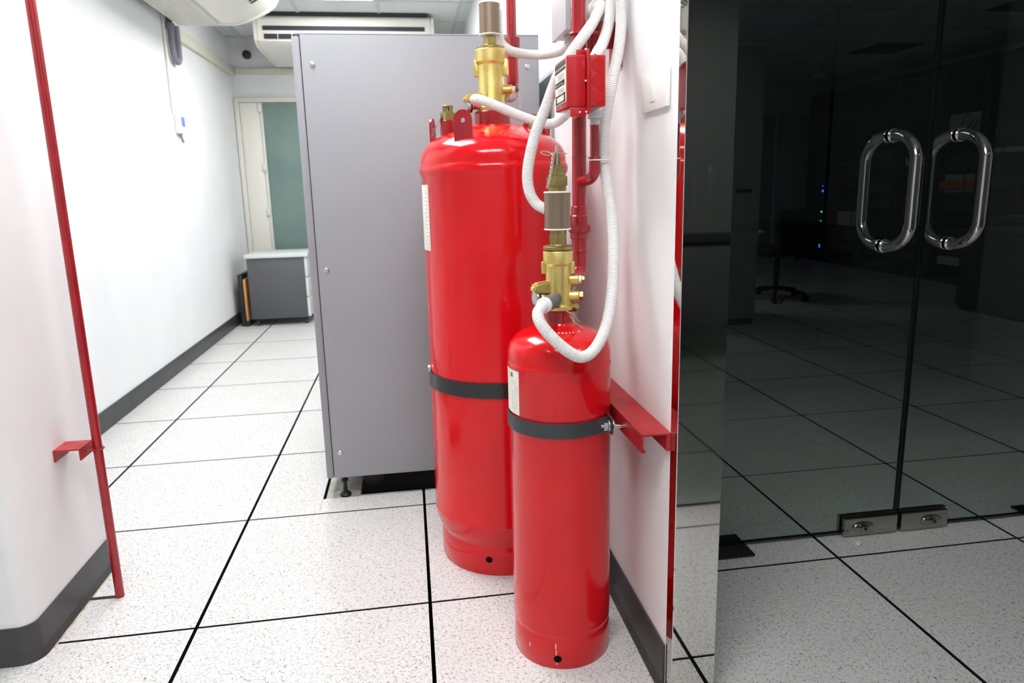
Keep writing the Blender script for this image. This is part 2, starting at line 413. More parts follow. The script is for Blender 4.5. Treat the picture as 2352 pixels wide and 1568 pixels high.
# ------------------------------------------------------------------ glass doors
def glass_pane(parent, x0, x1, y, z0, z1, th=.012, edges=True, name='glass_panel'):
    b = NB(); vs_ = [b.verts.new(c) for c in ((x0, y, z0), (x1, y, z0), (x1, y, z1), (x0, y, z1))]; b.faces.new(vs_)
    p = obj(name, b, m_glass, parent)
    bb = NB()
    add_box(bb, x0, x0+.0022, y-th/2, y+th/2, z0, z1); add_box(bb, x1-.0022, x1, y-th/2, y+th/2, z0, z1)
    add_box(bb, x0, x1, y-th/2, y+th/2, z0, z0+.002)
    obj('glass_edge', bb, m_gedge, parent)
    return p
GY = .12
def door_empty(name, loc):
    o = bpy.data.objects.new(name, None); C.objects.link(o); o.location = loc; o['kind'] = 'structure'; return o
def pull_handle(parent, x, side):
    z0, z1, yy = .905, 1.213, GY+side*.006; d = .093
    pts = []
    n = 10; R = d*.93
    pts.append((x, yy, z1))
    for k in range(n+1):
        a = PI/2*k/n; pts.append((x, yy+side*(.012+R*math.sin(a)), z1-R*(1-math.cos(a))*.82))
    for k in range(n, -1, -1):
        a = PI/2*k/n; pts.append((x, yy+side*(.012+R*math.sin(a)), z0+R*(1-math.cos(a))*.82))
    pts.append((x, yy, z0))
    h = obj('pull_handle', TB(resample(spline(pts, 4), .006), .0155, n=20), m_handle, parent)
    bb = NB()
    for z in (z0, z1):
        add_cyl(bb, (x, yy-side*.0005, z), (x, yy+side*.007, z), .0195, 28, bev=.002)
    obj('collar', bb, m_handle, h)
for k, (xa, xb) in enumerate(((1.335, 2.069), (2.077, 2.812))):
    d = door_empty('door_%d' % (k+2), ((xa+xb)/2, GY, 0))
    glass_pane(d, xa, xb, GY, .012, 2.3)
    hx = 1.951 if k == 0 else 2.162
    pull_handle(d, hx, -1); pull_handle(d, hx, 1)
    lx0, lx1 = (1.885, 2.066) if k == 0 else (2.080, 2.242)
    for s in (-1, 1):
        y0, y1 = sorted((GY+s*.007, GY+s*.020))
        lk = obj('patch_lock', BX(lx0, lx1, y0, y1, .004, .062, bev=.0012), m_brushed, d)
        bb = NB()
        cx = lx0+.062 if k == 0 else lx1-.058
        b2 = NB(); bmesh.ops.create_uvsphere(b2, u_segments=28, v_segments=14, radius=1)
        for v in b2.verts: v.co = Vector((cx+v.co.x*.036, GY+s*.020+s*abs(v.co.y)*.014, .034+v.co.z*.017))
        merge(bb, b2)
        obj('lock_cover', bb, m_handle, lk)
        obj('keyhole', BX(cx-.004, cx+.006, *sorted((GY+s*.032, GY+s*.0345)), .028, .038, bev=.001), m_black, lk)
    obj('lock_shadow_strip', BX(lx0, lx1, GY-.0065, GY+.0065, .062, .068), m_black, d)  # black strip in place of the dark shadow border above each lock
struct('trim_3', BX(1.19, 3.6, GY-.03, GY+.03, 2.31, H-.001), m_brushed)
w1 = door_empty('window_1', (1.26, GY, 0)); glass_pane(w1, 1.192, 1.331, GY, .002, 2.31)
w2 = door_empty('window_2', (3.2, GY, 0)); glass_pane(w2, 2.816, 3.598, GY, .002, 2.31)
w3 = door_empty('window_3', (2.7, -1.33, 0)); glass_pane(w3, 1.202, 2.7, -1.345, .002, H-.002); glass_pane(w3, 2.704, 4.198, -1.345, .002, H-.002)
for xa, xb, lab in ((1.335, 1.566, 'black floor hinge cover plate beside the steel wall jamb'), (2.548, 2.80, 'black floor hinge cover plate under the right glass door at the picture edge')):
    tag(obj('hinge_cover', BX(xa, xb, .052, .178, .0005, .0085, bev=.002), m_black), lab, 'hinge cover', 'floor hinge covers of the glass doors')
bb = NB(); add_box(bb, -.011, .011, -.007, .007, 0, .011, bev=.003, m=Matrix.Translation((1.905, .055, 0)) @ Matrix.Rotation(.5, 4, 'Z'))
tag(obj('paper_scrap', bb, m_whitep), 'tiny white scrap on the floor under the left door lock', 'scrap')

# ------------------------------------------------------------------ back door with green glass
d1 = door_empty('door_1', (0, 5.04, 0))
bb = NB(); add_box(bb, -.885, -.845, 5.0, 5.06, 0, 1.94, bev=.004); add_box(bb, -.845, 1.0, 5.0, 5.06, 1.90, 1.94, bev=.004); add_box(bb, .96, 1.0, 5.0, 5.06, 0, 1.90, bev=.004)
obj('door_frame', bb, m_frame, d1)
obj('side_panel', BX(-.843, -.675, 5.02, 5.06, .005, 1.898, bev=.003), m_cream, d1)
obj('leaf_stile', BX(-.673, -.648, 5.01, 5.06, .005, 1.898, bev=.003), m_frame, d1)
obj('glass_panel', BX(-.645, .955, 5.03, 5.055, .02, 1.885), m_green, d1)
for z in (.42, .93, 1.33, 1.85):
    obj('hinge', BX(-.685, -.655, 4.995, 5.03, z-.035, z+.035, bev=.004), m_frame, d1)
# ------------------------------------------------------------------ trunking
b = NB(); add_box(b, -.889, -.862, 3.50, 5.058, 2.125, 2.205, bev=.006); add_box(b, -.861, 1.14, 5.03, 5.058, 2.140, 2.195, bev=.006)
tag(obj('cable_trunking', b, m_trunk), 'cream cable trunking running along the left wall and turning across the back wall', 'trunking')
tag(obj('cable_cover', BX(-.889, -.874, 3.245, 3.275, 1.63, 2.30, bev=.004), m_cream), 'thin white cable cover running down the left wall to the thermostat', 'cable cover')
t = thing('thermostat', 'small white wall thermostat with blue screen on the left corridor wall', 'thermostat', (-.89, 3.37, 1.5))
obj('housing', BX(-.889, -.860, 3.29, 3.42, 1.50, 1.625, bev=.006), m_whitep, t)
obj('screen', BX(-.8605, -.858, 3.335, 3.405, 1.55, 1.61), m_lcd, t)
obj('cable_stub', TB(spline([(-.875, 3.345, 1.50), (-.872, 3.35, 1.47), (-.868, 3.36, 1.445)], 5), .008, n=8), m_drain, t)
# ------------------------------------------------------------------ air conditioners
t = thing('air_conditioner', 'long off white air conditioner under the ceiling at the back wall', 'air conditioner', (.2, 4.6, 2.2))
prof = [(4.96, 2.425), (4.12, 2.425), (4.09, 2.40), (4.082, 2.33), (4.090, 2.24), (4.16, 2.205), (4.45, 2.195), (4.96, 2.19)]
b = NB(); add_prism(b, prof, -.465, .850, 'x', .006); obj('housing', b, m_ac, t)
b = NB(); add_prism(b, [(y+(.02 if y > 4.5 else -.006), z) for y, z in prof], -.490, -.465, 'x', .004); obj('end_cap', b, m_ac, t)
b = NB(); add_prism(b, [(y+(.02 if y > 4.5 else -.006), z) for y, z in prof], .850, .875, 'x', .004); obj('end_cap', b, m_ac, t)
obj('air_outlet', BX(-.42, .80, 4.077, 4.10, 2.312, 2.343), m_slot, t)
b = NB(); add_box(b, -.42, .80, 4.084, 4.13, 2.250, 2.287); sl = obj('air_outlet', b, m_slot, t)
b = NB()
for k in range(12): x = -.42+k*.105; add_box(b, x, x+.005, 4.080, 4.11, 2.250, 2.287)
obj('vane', b, m_ac, t)['kind'] = 'stuff'
obj('top_shadow_strip', BX(-.44, .83, 4.10, 4.16, 2.425, 2.4495), m_slot, t)  # dark strip drawn for the shade between housing and ceiling

t = thing('air_conditioner', 'off white air conditioner with ribbed underside grille, mounted along the left wall', 'air conditioner', (-.45, 2.6, 2.2))
prof = [(-.83, 2.44), (-.83, 2.20), (-.47, 2.198), (-.387, 2.216), (-.30, 2.256), (-.242, 2.288), (-.206, 2.320), (-.188, 2.357), (-.19, 2.44)]
b = NB(); add_prism(b, prof, 1.92, 3.36, 'y', .006); obj('housing', b, m_ac, t)
b = NB(); add_prism(b, [(-.835, 2.445), (-.835, 2.195), (-.47, 2.191), (-.384, 2.209), (-.296, 2.249), (-.237, 2.281), (-.200, 2.315), (-.180, 2.355), (-.182, 2.445)], 3.36, 3.40, 'y', .006); obj('end_cap', b, m_ac, t)
b = NB(); add_prism(b, [(-.835, 2.445), (-.835, 2.195), (-.47, 2.191), (-.384, 2.209), (-.296, 2.249), (-.237, 2.281), (-.200, 2.315), (-.180, 2.355), (-.182, 2.445)], 1.88, 1.92, 'y', .006); obj('end_cap', b, m_ac, t)
gr = obj('intake_grille', BX(-.815, -.56, 1.95, 3.34, 2.188, 2.199, bev=.002), m_tbar, t)
b = NB()
for k in range(15): x = -.808+k*.0166; obj('louvre', BX(x, x+.0085, 1.96, 3.335, 2.176, 2.188), m_cream, gr)
b.free()
b = NB()
for y0, y1 in ((2.0, 2.52), (2.56, 3.08)):
    add_prism(b, [(-.300, 2.258), (-.250, 2.286), (-.246, 2.280), (-.296, 2.252)], y0, y1, 'y')
obj('air_outlet', b, m_slot, t)
b = NB()
for k in range(22):
    y = 2.02+k*.048; add_prism(b, [(-.300, 2.257), (-.250, 2.285), (-.244, 2.277), (-.294, 2.249)], y, y+.004, 'y')
obj('vane', b, m_ac, t)['kind'] = 'stuff'
t = thing('drain_pipe', 'grey insulated pipe hanging in a U loop below the left air conditioner', 'pipe', (-.86, 3.4, 2.0))
pts = [(-.862, 3.32, 2.28), (-.862, 3.325, 2.15), (-.862, 3.335, 2.02), (-.862, 3.365, 1.975), (-.862, 3.415, 1.965), (-.862, 3.455, 1.99), (-.862, 3.465, 2.06), (-.862, 3.465, 2.2)]
obj('pipe', TB(spline(pts, 8), .019, n=14), m_drain, t)
obj('clamp', BX(-.889, -.835, 3.285, 3.345, 2.15, 2.19, bev=.004), m_drain, t)
t = thing('dome_camera', 'small dark round camera hanging on a cable from the ceiling at the back corner', 'camera', (-.74, 4.98, 2.3))
b2 = NB(); bmesh.ops.create_uvsphere(b2, u_segments=24, v_segments=14, radius=.038); b2.transform(Matrix.Translation((-.735, 5.0, 2.30))); obj('housing', b2, m_dark, t)
obj('bracket', CY((-.735, 5.02, 2.30), (-.735, 5.058, 2.30), .03, 18), m_gbox, t)
obj('cable', TB(spline([(-.72, 4.99, 2.33), (-.685, 4.97, 2.40), (-.70, 4.93, 2.45)], 8), .006, n=8), m_cream, t)

# ------------------------------------------------------------------ pedestal
t = thing('drawer_pedestal', 'charcoal mobile drawer pedestal with light grey top standing at the corridor end', 'drawer unit', (-.5, 4.5, 0))
obj('body', BX(-.745, -.285, 4.255, 4.70, .062, .572, bev=.003), m_ped, t)
obj('top', BX(-.760, -.252, 4.24, 4.72, .573, .604, bev=.004), m_pedl, t)
for k in range(3):
    z = .068+k*.169; dr = obj('drawer', BX(-.284, -.262, 4.257, 4.698, z, z+.163, bev=.002), m_pedl, t)
    obj('handle', BX(-.262, -.256, 4.40, 4.55, z+.12, z+.135, bev=.002), m_gbox, dr)
for x, y in ((-.70, 4.30), (-.31, 4.30), (-.70, 4.66), (-.31, 4.66)):
    c = obj('caster', CY((x-.014, y, .026), (x+.014, y, .026), .025, 18, bev=.003), m_rubber, t)
    obj('fork', BX(x-.02, x+.02, y-.012, y+.012, .035, .0625, bev=.002), m_black, c)
b = NB(); add_box(b, -.792, -.775, 4.27, 4.60, .05, .40, bev=.002)
t = thing('leaning_board', 'orange brown board in a black frame leaning between pedestal and left wall', 'board', (-.79, 4.4, 0))
obj('board', b, m_wood, t)
bb = NB(); add_box(bb, -.835, -.800, 4.28, 4.62, .002, .44, bev=.003); add_box(bb, -.80, -.772, 4.27, 4.60, .002, .048, bev=.002)
obj('frame', bb, m_black, t)

# ------------------------------------------------------------------ grey cabinet
t = thing('equipment_cabinet', 'tall plain grey steel equipment cabinet standing over a floor cut-out behind the cylinders', 'cabinet', (.66, 1.1, 0))
b = NB(); add_box(b, .284, 1.060, .735, 1.62, .078, 1.586, bev=.003); obj('body', b, m_cabe, t)
sp = obj('side_panel', BX(.283, 1.060, .716, .734, .078, 1.590, bev=.002), m_cab, t)
obj('corner_post', BX(.256, .2805, .718, 1.62, .076, 1.586, bev=.004), m_cabe, t)
obj('top_cover', BX(.268, 1.061, .72, 1.62, 1.5905, 1.597, bev=.002), m_cabe, t)
for x, z in ((.316, 1.500), (1.020, 1.494), (.311, .833), (.309, .173), (1.02, .833), (1.02, .173)):
    b = NB(); add_lathe(b, [(.0085, 0), (.0085, .002), (.0065, .0035), (0, .004)], 20, Matrix.Translation((x, .716, z)) @ frame_to((0, -1, 0)))
    add_box(b, x-.004, x+.004, .7115, .7125, z-.0007, z+.0007)
    obj('screw', b, m_steel, sp)
for x, y in ((.313, .760), (1.0, .760)):
    b = NB(); add_lathe(b, [(.020, -.0115), (.021, -.004), (.017, .002), (.008, .008), (.007, .03), (.007, .079)], 24, Matrix.Translation((x, y, 0)))
    hexp(b, x, y, .045, .055, .013); obj('levelling_foot', b, m_black, t)
for x, y in ((.415, .83), (.95, .83)):
    c = obj('caster', CY((x, y-.014, .032), (x, y+.014, .032), .042, 28, bev=.004), m_rubber, t)
    b = NB(); add_cyl(b, (x, y-.017, .032), (x, y+.017, .032), .026, 24, bev=.002); obj('wheel_hub', b, m_dark, c)
    obj('fork', BX(x-.03, x+.03, y-.022, y+.022, .058, .0775, bev=.003), m_dark, c)
t = obj('wall_panel', BX(1.105, 1.149, .662, 1.35, .02, 1.475, bev=.003), m_gpanel)
tag(t, 'grey green steel panel fixed on the right wall behind the large cylinder', 'panel')

# ------------------------------------------------------------------ cylinders
def ring_hole(bm_list): pass
def chain(bm, pts, R=.0032, r=.0009):
    P = resample(pts, R*1.5)
    for i in range(len(P)-1):
        d = (P[i+1]-P[i]).normalized(); s = d.orthogonal().normalized()
        if i % 2: s = d.cross(s)
        add_ring(bm, P[i], R, r, s, 10, 5)
def text_mesh(s, size, depth=.0003):
    cu = bpy.data.curves.new('txt', 'FONT'); cu.body = s; cu.size = size; cu.extrude = depth; cu.align_x = 'CENTER'; cu.align_y = 'CENTER'; cu.resolution_u = 3
    o = bpy.data.objects.new('txt', cu); C.objects.link(o); dg = bpy.context.evaluated_depsgraph_get()
    me = bpy.data.meshes.new_from_object(o.evaluated_get(dg)); bpy.data.objects.remove(o); bpy.data.curves.remove(cu)
    b = NB(); b.from_mesh(me); bpy.data.meshes.remove(me); return b
def valve(t, cx, cy, z0, s, big=False):
    """brass discharge valve standing on the neck at z0; s scales the radii"""
    b = NB(); L = lambda pr: add_lathe(b, [(r*s, z0+z) for r, z in pr], 40, Matrix.Translation((cx, cy, 0)))
    if big: hs = [0, .010, .018, .028, .122, .130, .162]
    else:   hs = [0, .008, .014, .030, .098, .104, .131]
    L([(.031, hs[0]), (.034, hs[0]+.001), (.035, hs[1]), (.029, hs[2]), (.0275, hs[3]), (.0280, hs[4]), (.0325, hs[5]), (.0330, hs[6]-.002), (.032, hs[6])])
    # parting ribs
    a = -2.05
    for ang in (a, a+PI):
        add_box(b, .0275*s, .0288*s, -.0012, .0012, z0+hs[3], z0+hs[6]-.004, bev=.0005, m=Matrix.Translation((cx, cy, 0)) @ Matrix.Rotation(ang, 4, 'Z'))
    v = obj('valve_body', b, m_brass, t)
    ztop = z0+hs[6]
    # ears
    ez0, ez1 = (z0+.094, z0+.138) if big else (z0+.080, z0+.107)
    for ang in (PI-.28, -.32, PI/2):
        bb = NB(); add_box(bb, .026*s, .037*s, -.0065*s, .0065*s, ez0, ez1, bev=.0022, m=Matrix.Translation((cx, cy, 0)) @ Matrix.Rotation(ang, 4, 'Z'))
        obj('lug', bb, m_brass, v)
    # left spout with gauge below
    zs = z0+(.034 if big else .050)
    bb = NB()
    d = Vector((-math.cos(.35), -math.sin(.35)*1, 0))
    rot = Matrix.Translation((cx, cy, zs)) @ Matrix.Rotation(PI+.2, 4, 'Z')
    pl = [(.018*s, .016), (.040*s, .014), (.056*s, .012), (.062*s, .006), (.064*s, -.008), (.018*s, -.012)]
    b3 = NB(); add_prism(b3, pl, -.012*s, .012*s, 'y', .004); b3.transform(rot); merge(bb, b3)
    sp_ = obj('spout', bb, m_brass, v)
    gx = rot @ Vector((.050*s, 0, -.022)); g2 = rot @ Vector((.058*s, 0, -.022)); g0 = rot @ Vector((.024*s, 0, -.018))
    gg = NB(); add_cyl(gg, gx, g2, .0165, 28, bev=.002); g = obj('pressure_gauge', gg, m_steel, v); g['label'] = 'small round gauge in a steel rim'
    gg = NB(); add_cyl(gg, gx+(gx-g2)*.4, gx, .0150, 24); obj('gauge_dial', gg, m_black, g)
    gg = NB(); add_cyl(gg, g0, gx, .0065, 16); hexa(gg, g0.lerp(gx, .3), g0.lerp(gx, .7), .009); obj('gauge_stem', gg, m_brassd, g)
    # right ports
    zp = z0+(.058 if big else .067)
    dv = Vector((.96, -.28, 0)).normalized(); base = Vector((cx, cy, zp))
    bb = NB(); add_cyl(bb, base+dv*.020*s, base+dv*.046*s, .0105*s**.5, 24, bev=.002); pt = obj('outlet_port', bb, m_brass, v)
    bb = NB(); add_cyl(bb, base+dv*.046*s, base+dv*.052*s, .0082, 20); obj('seal_ring', bb, m_whitep, pt)
    bb = NB(); hexa(bb, base+dv*.052*s, base+dv*.059*s, .0080); obj('plug', bb, m_brassd, pt)
    zq = z0+.030; base = Vector((cx, cy, zq))
    if not big:
        bb = NB(); add_cyl(bb, base+dv*.018*s, base+dv*.047*s, .0120, 24, bev=.002); pt = obj('outlet_port', bb, m_brass, v)
        bb = NB(); hexa(bb, base+dv*.047*s, base+dv*.056*s, .0115); obj('plug', bb, m_brassd, pt)
        dn = Vector((.80, -.15, -.58)).normalized(); base2 = Vector((cx, cy, zq))
        bb = NB(); add_cyl(bb, base2+dn*.03, base2+dn*.040, .0085, 20); hexa(bb, base2+dn*.040, base2+dn*.052, .0105); obj('plug', bb, m_brassd, v)
    # rear outlet elbow towards the riser
    dv2 = Vector((.55, .83, 0)); base = Vector((cx, cy, z0+.055))
    bb = NB(); add_cyl(bb, base+dv2*.02, base+dv2*.050*s, .019, 24, bev=.002); hexa(bb, base+dv2*.045*s, base+dv2*.062*s, .023); obj('outlet_port', bb, m_brassd, v)
    return ztop
def cap_stack(t, cx, cy, z, s=1.0, big=False):
    """cap plate, nut, bronze sleeve above the valve"""
    b = NB(); add_lathe(b, [(.0325*s, z), (.0335*s, z+.001), (.0335*s, z+.007), (.030*s, z+.009), (.018*s, z+.010), (.0165*s, z+.014)], 14, Matrix.Translation((cx, cy, 0))); obj('cap_plate', b, m_brassd, t)
    b = NB(); add_cyl(b, (cx, cy, z+.009), (cx, cy, z+.045), .0155, 24); hexp(b, cx, cy, z+.013, z+(.032 if big else .036), .0205); obj('hex_nut', b, m_brassd, t)
    zz = z+(.037 if big else .043); h = .083
    b = NB(); add_lathe(b, [(.0285, zz+.003), (.0285, zz+h-.003)], 44, Matrix.Translation((cx, cy, 0))); sl = obj('sleeve', b, m_brown, t)
    for z1 in (zz, zz+h-.004):
        b = NB(); add_lathe(b, [(.027, z1), (.0297, z1+.0007), (.0297, z1+.0033), (.027, z1+.004)], 44, Matrix.Translation((cx, cy, 0))); obj('end_ring', b, m_whitep, sl)
    return zz+h

def body_with_hole(t, prof, cx, cy, R, hx_ang, hz, hr):
    b = NB(); add_lathe(b, prof, 96, Matrix.Translation((cx, cy, 0)), cap=False)
    body = obj('body', b, m_red, t)
    p = Vector((cx+math.cos(hx_ang)*(R+.0003), cy+math.sin(hx_ang)*(R+.0003), hz)); d = Vector((math.cos(hx_ang), math.sin(hx_ang), 0))
    b = NB(); add_cyl(b, p-d*.004, p+d*.0006, hr, 24); obj('drain_hole', b, m_plenum, body)
    b = NB(); add_ring(b, p+d*.0004, hr+.0006, .0008, d, 24, 6); obj('hole_rim', b, m_redp, body)
    return body
def dome(r, z, rn, zn, n=14, p=2.0, q=2.0):
    out = []
    for k in range(n+1):
        a = PI/2*k/n
        out.append((rn+(r-rn)*math.cos(a)**(2/p), z+(zn-z)*math.sin(a)**(2/q)))
    return out

# ---- large cylinder
LX, LY, LR = .842, .2795, .2035
t = thing('gas_cylinder', 'large red gas cylinder with domed top strapped beside the grey cabinet', 'gas cylinder', (LX, LY, 0), 'red gas cylinders along the right wall')
prof = [(.186, .012), (.1895, .0), (.1905, .002), (.1905, .070), (.1895, .077), (.1872, .083), (.188, .090), (.192, .098), (.1985, .114), (.204, .132), (.2065, .148), (.2082, .153), (.2082, .157), (.2068, .162), (.2068, .25), (.2055, .50), (LR, .80), (LR, 1.128), (LR+.004, 1.136), (LR+.006, 1.146), (LR+.004, 1.156), (LR, 1.162)]
def smooth_prof(P, per=4): return [(v.x, v.y) for v in spline([(a, b_, 0) for a, b_ in P], per)]
prof += smooth_prof([(.2035, 1.164), (.203, 1.177), (.199, 1.192), (.190, 1.207), (.173, 1.223), (.148, 1.238), (.111, 1.254), (.085, 1.263), (.062, 1.2665), (.052, 1.268)])
body = body_with_hole(t, prof, LX, LY, .1905, -PI/2-.36, .050, .0095)
b = NB(); add_lathe(b, [(.0500, 1.255), (.0500, 1.300), (.0485, 1.302), (.03, 1.302)], 48, Matrix.Translation((LX, LY, 0))); obj('neck_collar', b, m_redp, t)
def dome_z(rr_):
    for (r1, z1), (r2, z2) in zip(prof, prof[1:]):
        if z1 > 1.15 and r2 <= rr_ <= r1: return z1+(z2-z1)*(r1-rr_)/max(r1-r2, 1e-6)
    return 1.26
# lifting lugs: rounded plates with a hole
def lug(ang, rad, wd=.040, h=.062, tilt=0, face=None):
    b = NB(); n = 14; poly = [(-wd/2, -.012), (-wd/2, h-wd/2)]
    ring = []
    outer = [Vector((wd/2, 0, -.014)), Vector((wd/2, 0, h-wd/2))]+[Vector((wd/2*math.cos(PI*k/n), 0, h-wd/2+wd/2*math.sin(PI*k/n))) for k in range(1, n)]+[Vector((-wd/2, 0, h-wd/2)), Vector((-wd/2, 0, -.014))]
    hc = Vector((0, 0, h-wd/2-.002)); hr = .0065
    b2 = NB(); th = .0055
    # plate = outer outline with hole via triangle_fill
    es = []
    vo = [b2.verts.new(p) for p in outer]
    for i in range(len(vo)): es.append(b2.edges.new((vo[i], vo[(i+1) % len(vo)])))
    vh = [b2.verts.new(hc+Vector((hr*math.cos(2*PI*k/16), 0, hr*math.sin(2*PI*k/16)))) for k in range(16)]
    for i in range(16): es.append(b2.edges.new((vh[i], vh[(i+1) % 16])))
    bmesh.ops.triangle_fill(b2, edges=es, use_beauty=True)
    r = bmesh.ops.extrude_face_region(b2, geom=b2.faces[:])
    for v in [g for g in r['geom'] if isinstance(g, bmesh.types.BMVert)]: v.co.y += th
    bmesh.ops.recalc_face_normals(b2, faces=b2.faces[:])
    f = face if face is not None else ang+PI/2
    px, py = LX+rad*math.cos(ang), LY+rad*math.sin(ang)
    b2.transform(Matrix.Translation((px, py, dome_z(rad))) @ Matrix.Rotation(f, 4, 'Z'))
    merge(b, b2); return obj('lifting_lug', b, m_redp, t)
lug(math.radians(-122.6), .177, .049, .074, face=math.radians(-24)); lug(math.radians(172), .165, .040, .060, face=math.radians(70)); lug(math.radians(8), .172, .040, .060, face=math.radians(70)); lug(math.radians(80), .150)
# relief valve at the left of the neck
rx, ry = LX-.125, LY-.035
zr = dome_z(math.hypot(.125, .035))
b = NB(); add_lathe(b, [(.0225, zr-.02), (.0225, 1.275), (.021, 1.2765), (.0, 1.2765)], 32, Matrix.Translation((rx, ry, 0)));  st = obj('relief_stub', b, m_redp, t)
b = NB(); hexp(b, rx, ry, 1.274, 1.297, .0230); add_cyl(b, (rx, ry, 1.296), (rx, ry, 1.300), .0145, 20)
for k in range(6):
    a = PI/3*k; add_box(b, .0105, .0140, -.0042, .0042, 1.299, 1.312, m=Matrix.Translation((rx, ry, 0)) @ Matrix.Rotation(a, 4, 'Z'))
add_cyl(b, (rx, ry, 1.311), (rx, ry, 1.316), .0145, 20, bev=.001); obj('relief_valve', b, m_brassd, t)
b = NB()
b2 = NB(); add_box(b2, -.075, 0, -.0035, .0035, -.001, .001); b2.transform(Matrix.Translation((rx-.010, ry-.01, 1.300)) @ Matrix.Rotation(-1.05, 4, 'Y')); merge(b, b2)
obj('tag_plate', b, m_brushed, t)
b = NB(); add_tube(b, spline([(LX+.075, LY-.05, dome_z(.09)-.01), (LX+.092, LY-.055, 1.272), (LX+.105, LY-.055, 1.284), (LX+.125, LY-.055, 1.276), (LX+.145, LY-.06, dome_z(.157)-.01)], 6), .006, n=10); obj('grab_handle', b, m_redp, t)
b = NB(); add_cyl(b, (LX+.115, LY+.04, 1.22), (LX+.115, LY+.04, 1.275), .016, 20); hexp(b, LX+.115, LY+.04, 1.275, 1.30, .018); obj('filling_port', b, m_brassd, t)
zt = valve(t, LX, LY, 1.302, 1.28, True)
cap_stack(t, LX, LY, zt, 1.15, True)
b = NB(); chain(b, spline([(LX+.073, LY-.022, 1.356), (LX+.076, LY-.024, 1.34), (LX+.076, LY-.024, 1.305)], 6)); obj('chain', b, m_steel, t)
# label on the left flank
def flank_label(t, cx, cy, R, a0, a1, z0, z1):
    b = NB(); n = 16; A = []
    for k in range(n+1):
        a = a0+(a1-a0)*k/n; A.append((b.verts.new((cx+(R+.0006)*math.cos(a), cy+(R+.0006)*math.sin(a), z0)), b.verts.new((cx+(R+.0006)*math.cos(a), cy+(R+.0006)*math.sin(a), z1))))
    for p, q in zip(A, A[1:]): b.faces.new((p[0], q[0], q[1], p[1]))
    bmesh.ops.recalc_face_normals(b, faces=b.faces[:])
    o = obj('label_sticker', b, m_label, t); o['label'] = 'white paper label'; return o
def wrap_bm(b, cx, cy, R, ang, z, lift=.0009):
    for v in b.verts:
        a = ang+v.co.x/R; rad = R+lift+v.co.z; zz = z+v.co.y
        v.co = Vector((cx+rad*math.cos(a), cy+rad*math.sin(a), zz))
lab = flank_label(t, LX, LY, LR, math.radians(150), math.radians(202), .93, 1.108)
b = NB()
for k in range(14):
    b2 = NB(); add_box(b2, -.012-random.random()*.004, .012, -.001, .001, 0, .0002); wrap_bm(b2, LX, LY, LR, math.radians(197.5), 1.085-k*.0105); merge(b, b2)
obj('print_lines', b, m_gbox, lab)

# ---- small cylinder
SX, SY, SR = .918, -.210, .1165
t = thing('gas_cylinder', 'small red gas cylinder in front, standing against the bracket on the right wall', 'gas cylinder', (SX, SY, 0), 'red gas cylinders along the right wall')
prof = [(.110, .012), (.1145, .0), (.1155, .002), (.1155, .062), (.1150, .068), (.1138, .074), (.1136, .078), (.1148, .082), (.1158, .087), (.1152, .093), (.1152, .098), (.1162, .104), (SR, .112), (SR, .702), (SR+.0012, .705), (SR+.0012, .711), (SR, .714)]
prof += smooth_prof([(.1165, .716), (.1163, .728), (.1145, .743), (.108, .757), (.093, .771), (.073, .781), (.050, .788), (.038, .7915), (.0325, .798)])
body = body_with_hole(t, prof, SX, SY, .1155, -PI/2-.30, .027, .0088)
b = NB(); add_lathe(b, [(.0325, .780), (.0325, .824), (.031, .826), (.01, .826)], 40, Matrix.Translation((SX, SY, 0))); obj('neck_collar', b, m_redp, t)
# white runs of paint on the foot
b = NB()
for dx, z0, z1, ww in ((-.001, .052, .066, .0010), (.0, .036, .049, .0010), (-.065, .040, .050, .0012), (.001, .012, .020, .001)):
    b2 = NB(); add_box(b2, -ww, ww, z0, z1, 0, .0002); wrap_bm(b2, SX, SY, .1155, -PI/2-.33+dx*9, 0, .0003); obj('paint_run', b2, m_stencil, body)
# stencilled mark round the dome
def dome_r(zz):
    P = [q for q in prof if q[1] >= .714]
    for (r1, z1), (r2, z2) in zip(P, P[1:]):
        if z1 <= zz <= z2: return r1+(r2-r1)*(zz-z1)/max(z2-z1, 1e-6)
    return .05
zc = .784; rc = dome_r(zc); slope = math.atan2(dome_r(zc-.002)-dome_r(zc+.002), .004)
for k, ch in enumerate('TUPE534.8'):
    b2 = text_mesh(ch, .0095); a = -PI/2-.46+k*.126
    Mx = Matrix.Translation((SX, SY, 0)) @ Matrix.Rotation(a+PI/2, 4, 'Z') @ Matrix.Translation((0, -(rc+.0008), zc)) @ Matrix.Rotation(PI/2-slope, 4, 'X')
    b2.transform(Mx); obj('stencil_letter', b2, m_stencil, body)
zt = valve(t, SX, SY, .826, 1.0)
z = cap_stack(t, SX, SY, zt+.002, 1.0)   # z ~ 1.071
b = NB(); add_cyl(b, (SX, SY, z), (SX, SY, z+.030), .018, 24); add_cyl(b, (SX, SY, z+.003), (SX, SY, z+.007), .0195, 24)
hexp(b, SX, SY, z+.011, z+.032, .0255); top = obj('hex_nut', b, m_brassd, t)
b = NB(); hexp(b, SX, SY, z+.032, z+.049, .0190); add_cyl(b, (SX, SY, z+.049), (SX, SY, z+.055), .0150, 20); obj('hex_nut', b, m_brassd, t)
b = NB()
for dx in (-.006, .006):
    b2 = NB(); add_box(b2, -.0022, .0022, -.004, .004, 0, .030, bev=.001); b2.transform(Matrix.Translation((SX+dx, SY, z+.054)) @ Matrix.Rotation(.12 if dx < 0 else -.12, 4, 'Y')); merge(b, b2)
obj('fork_lever', b, m_brassd, t)
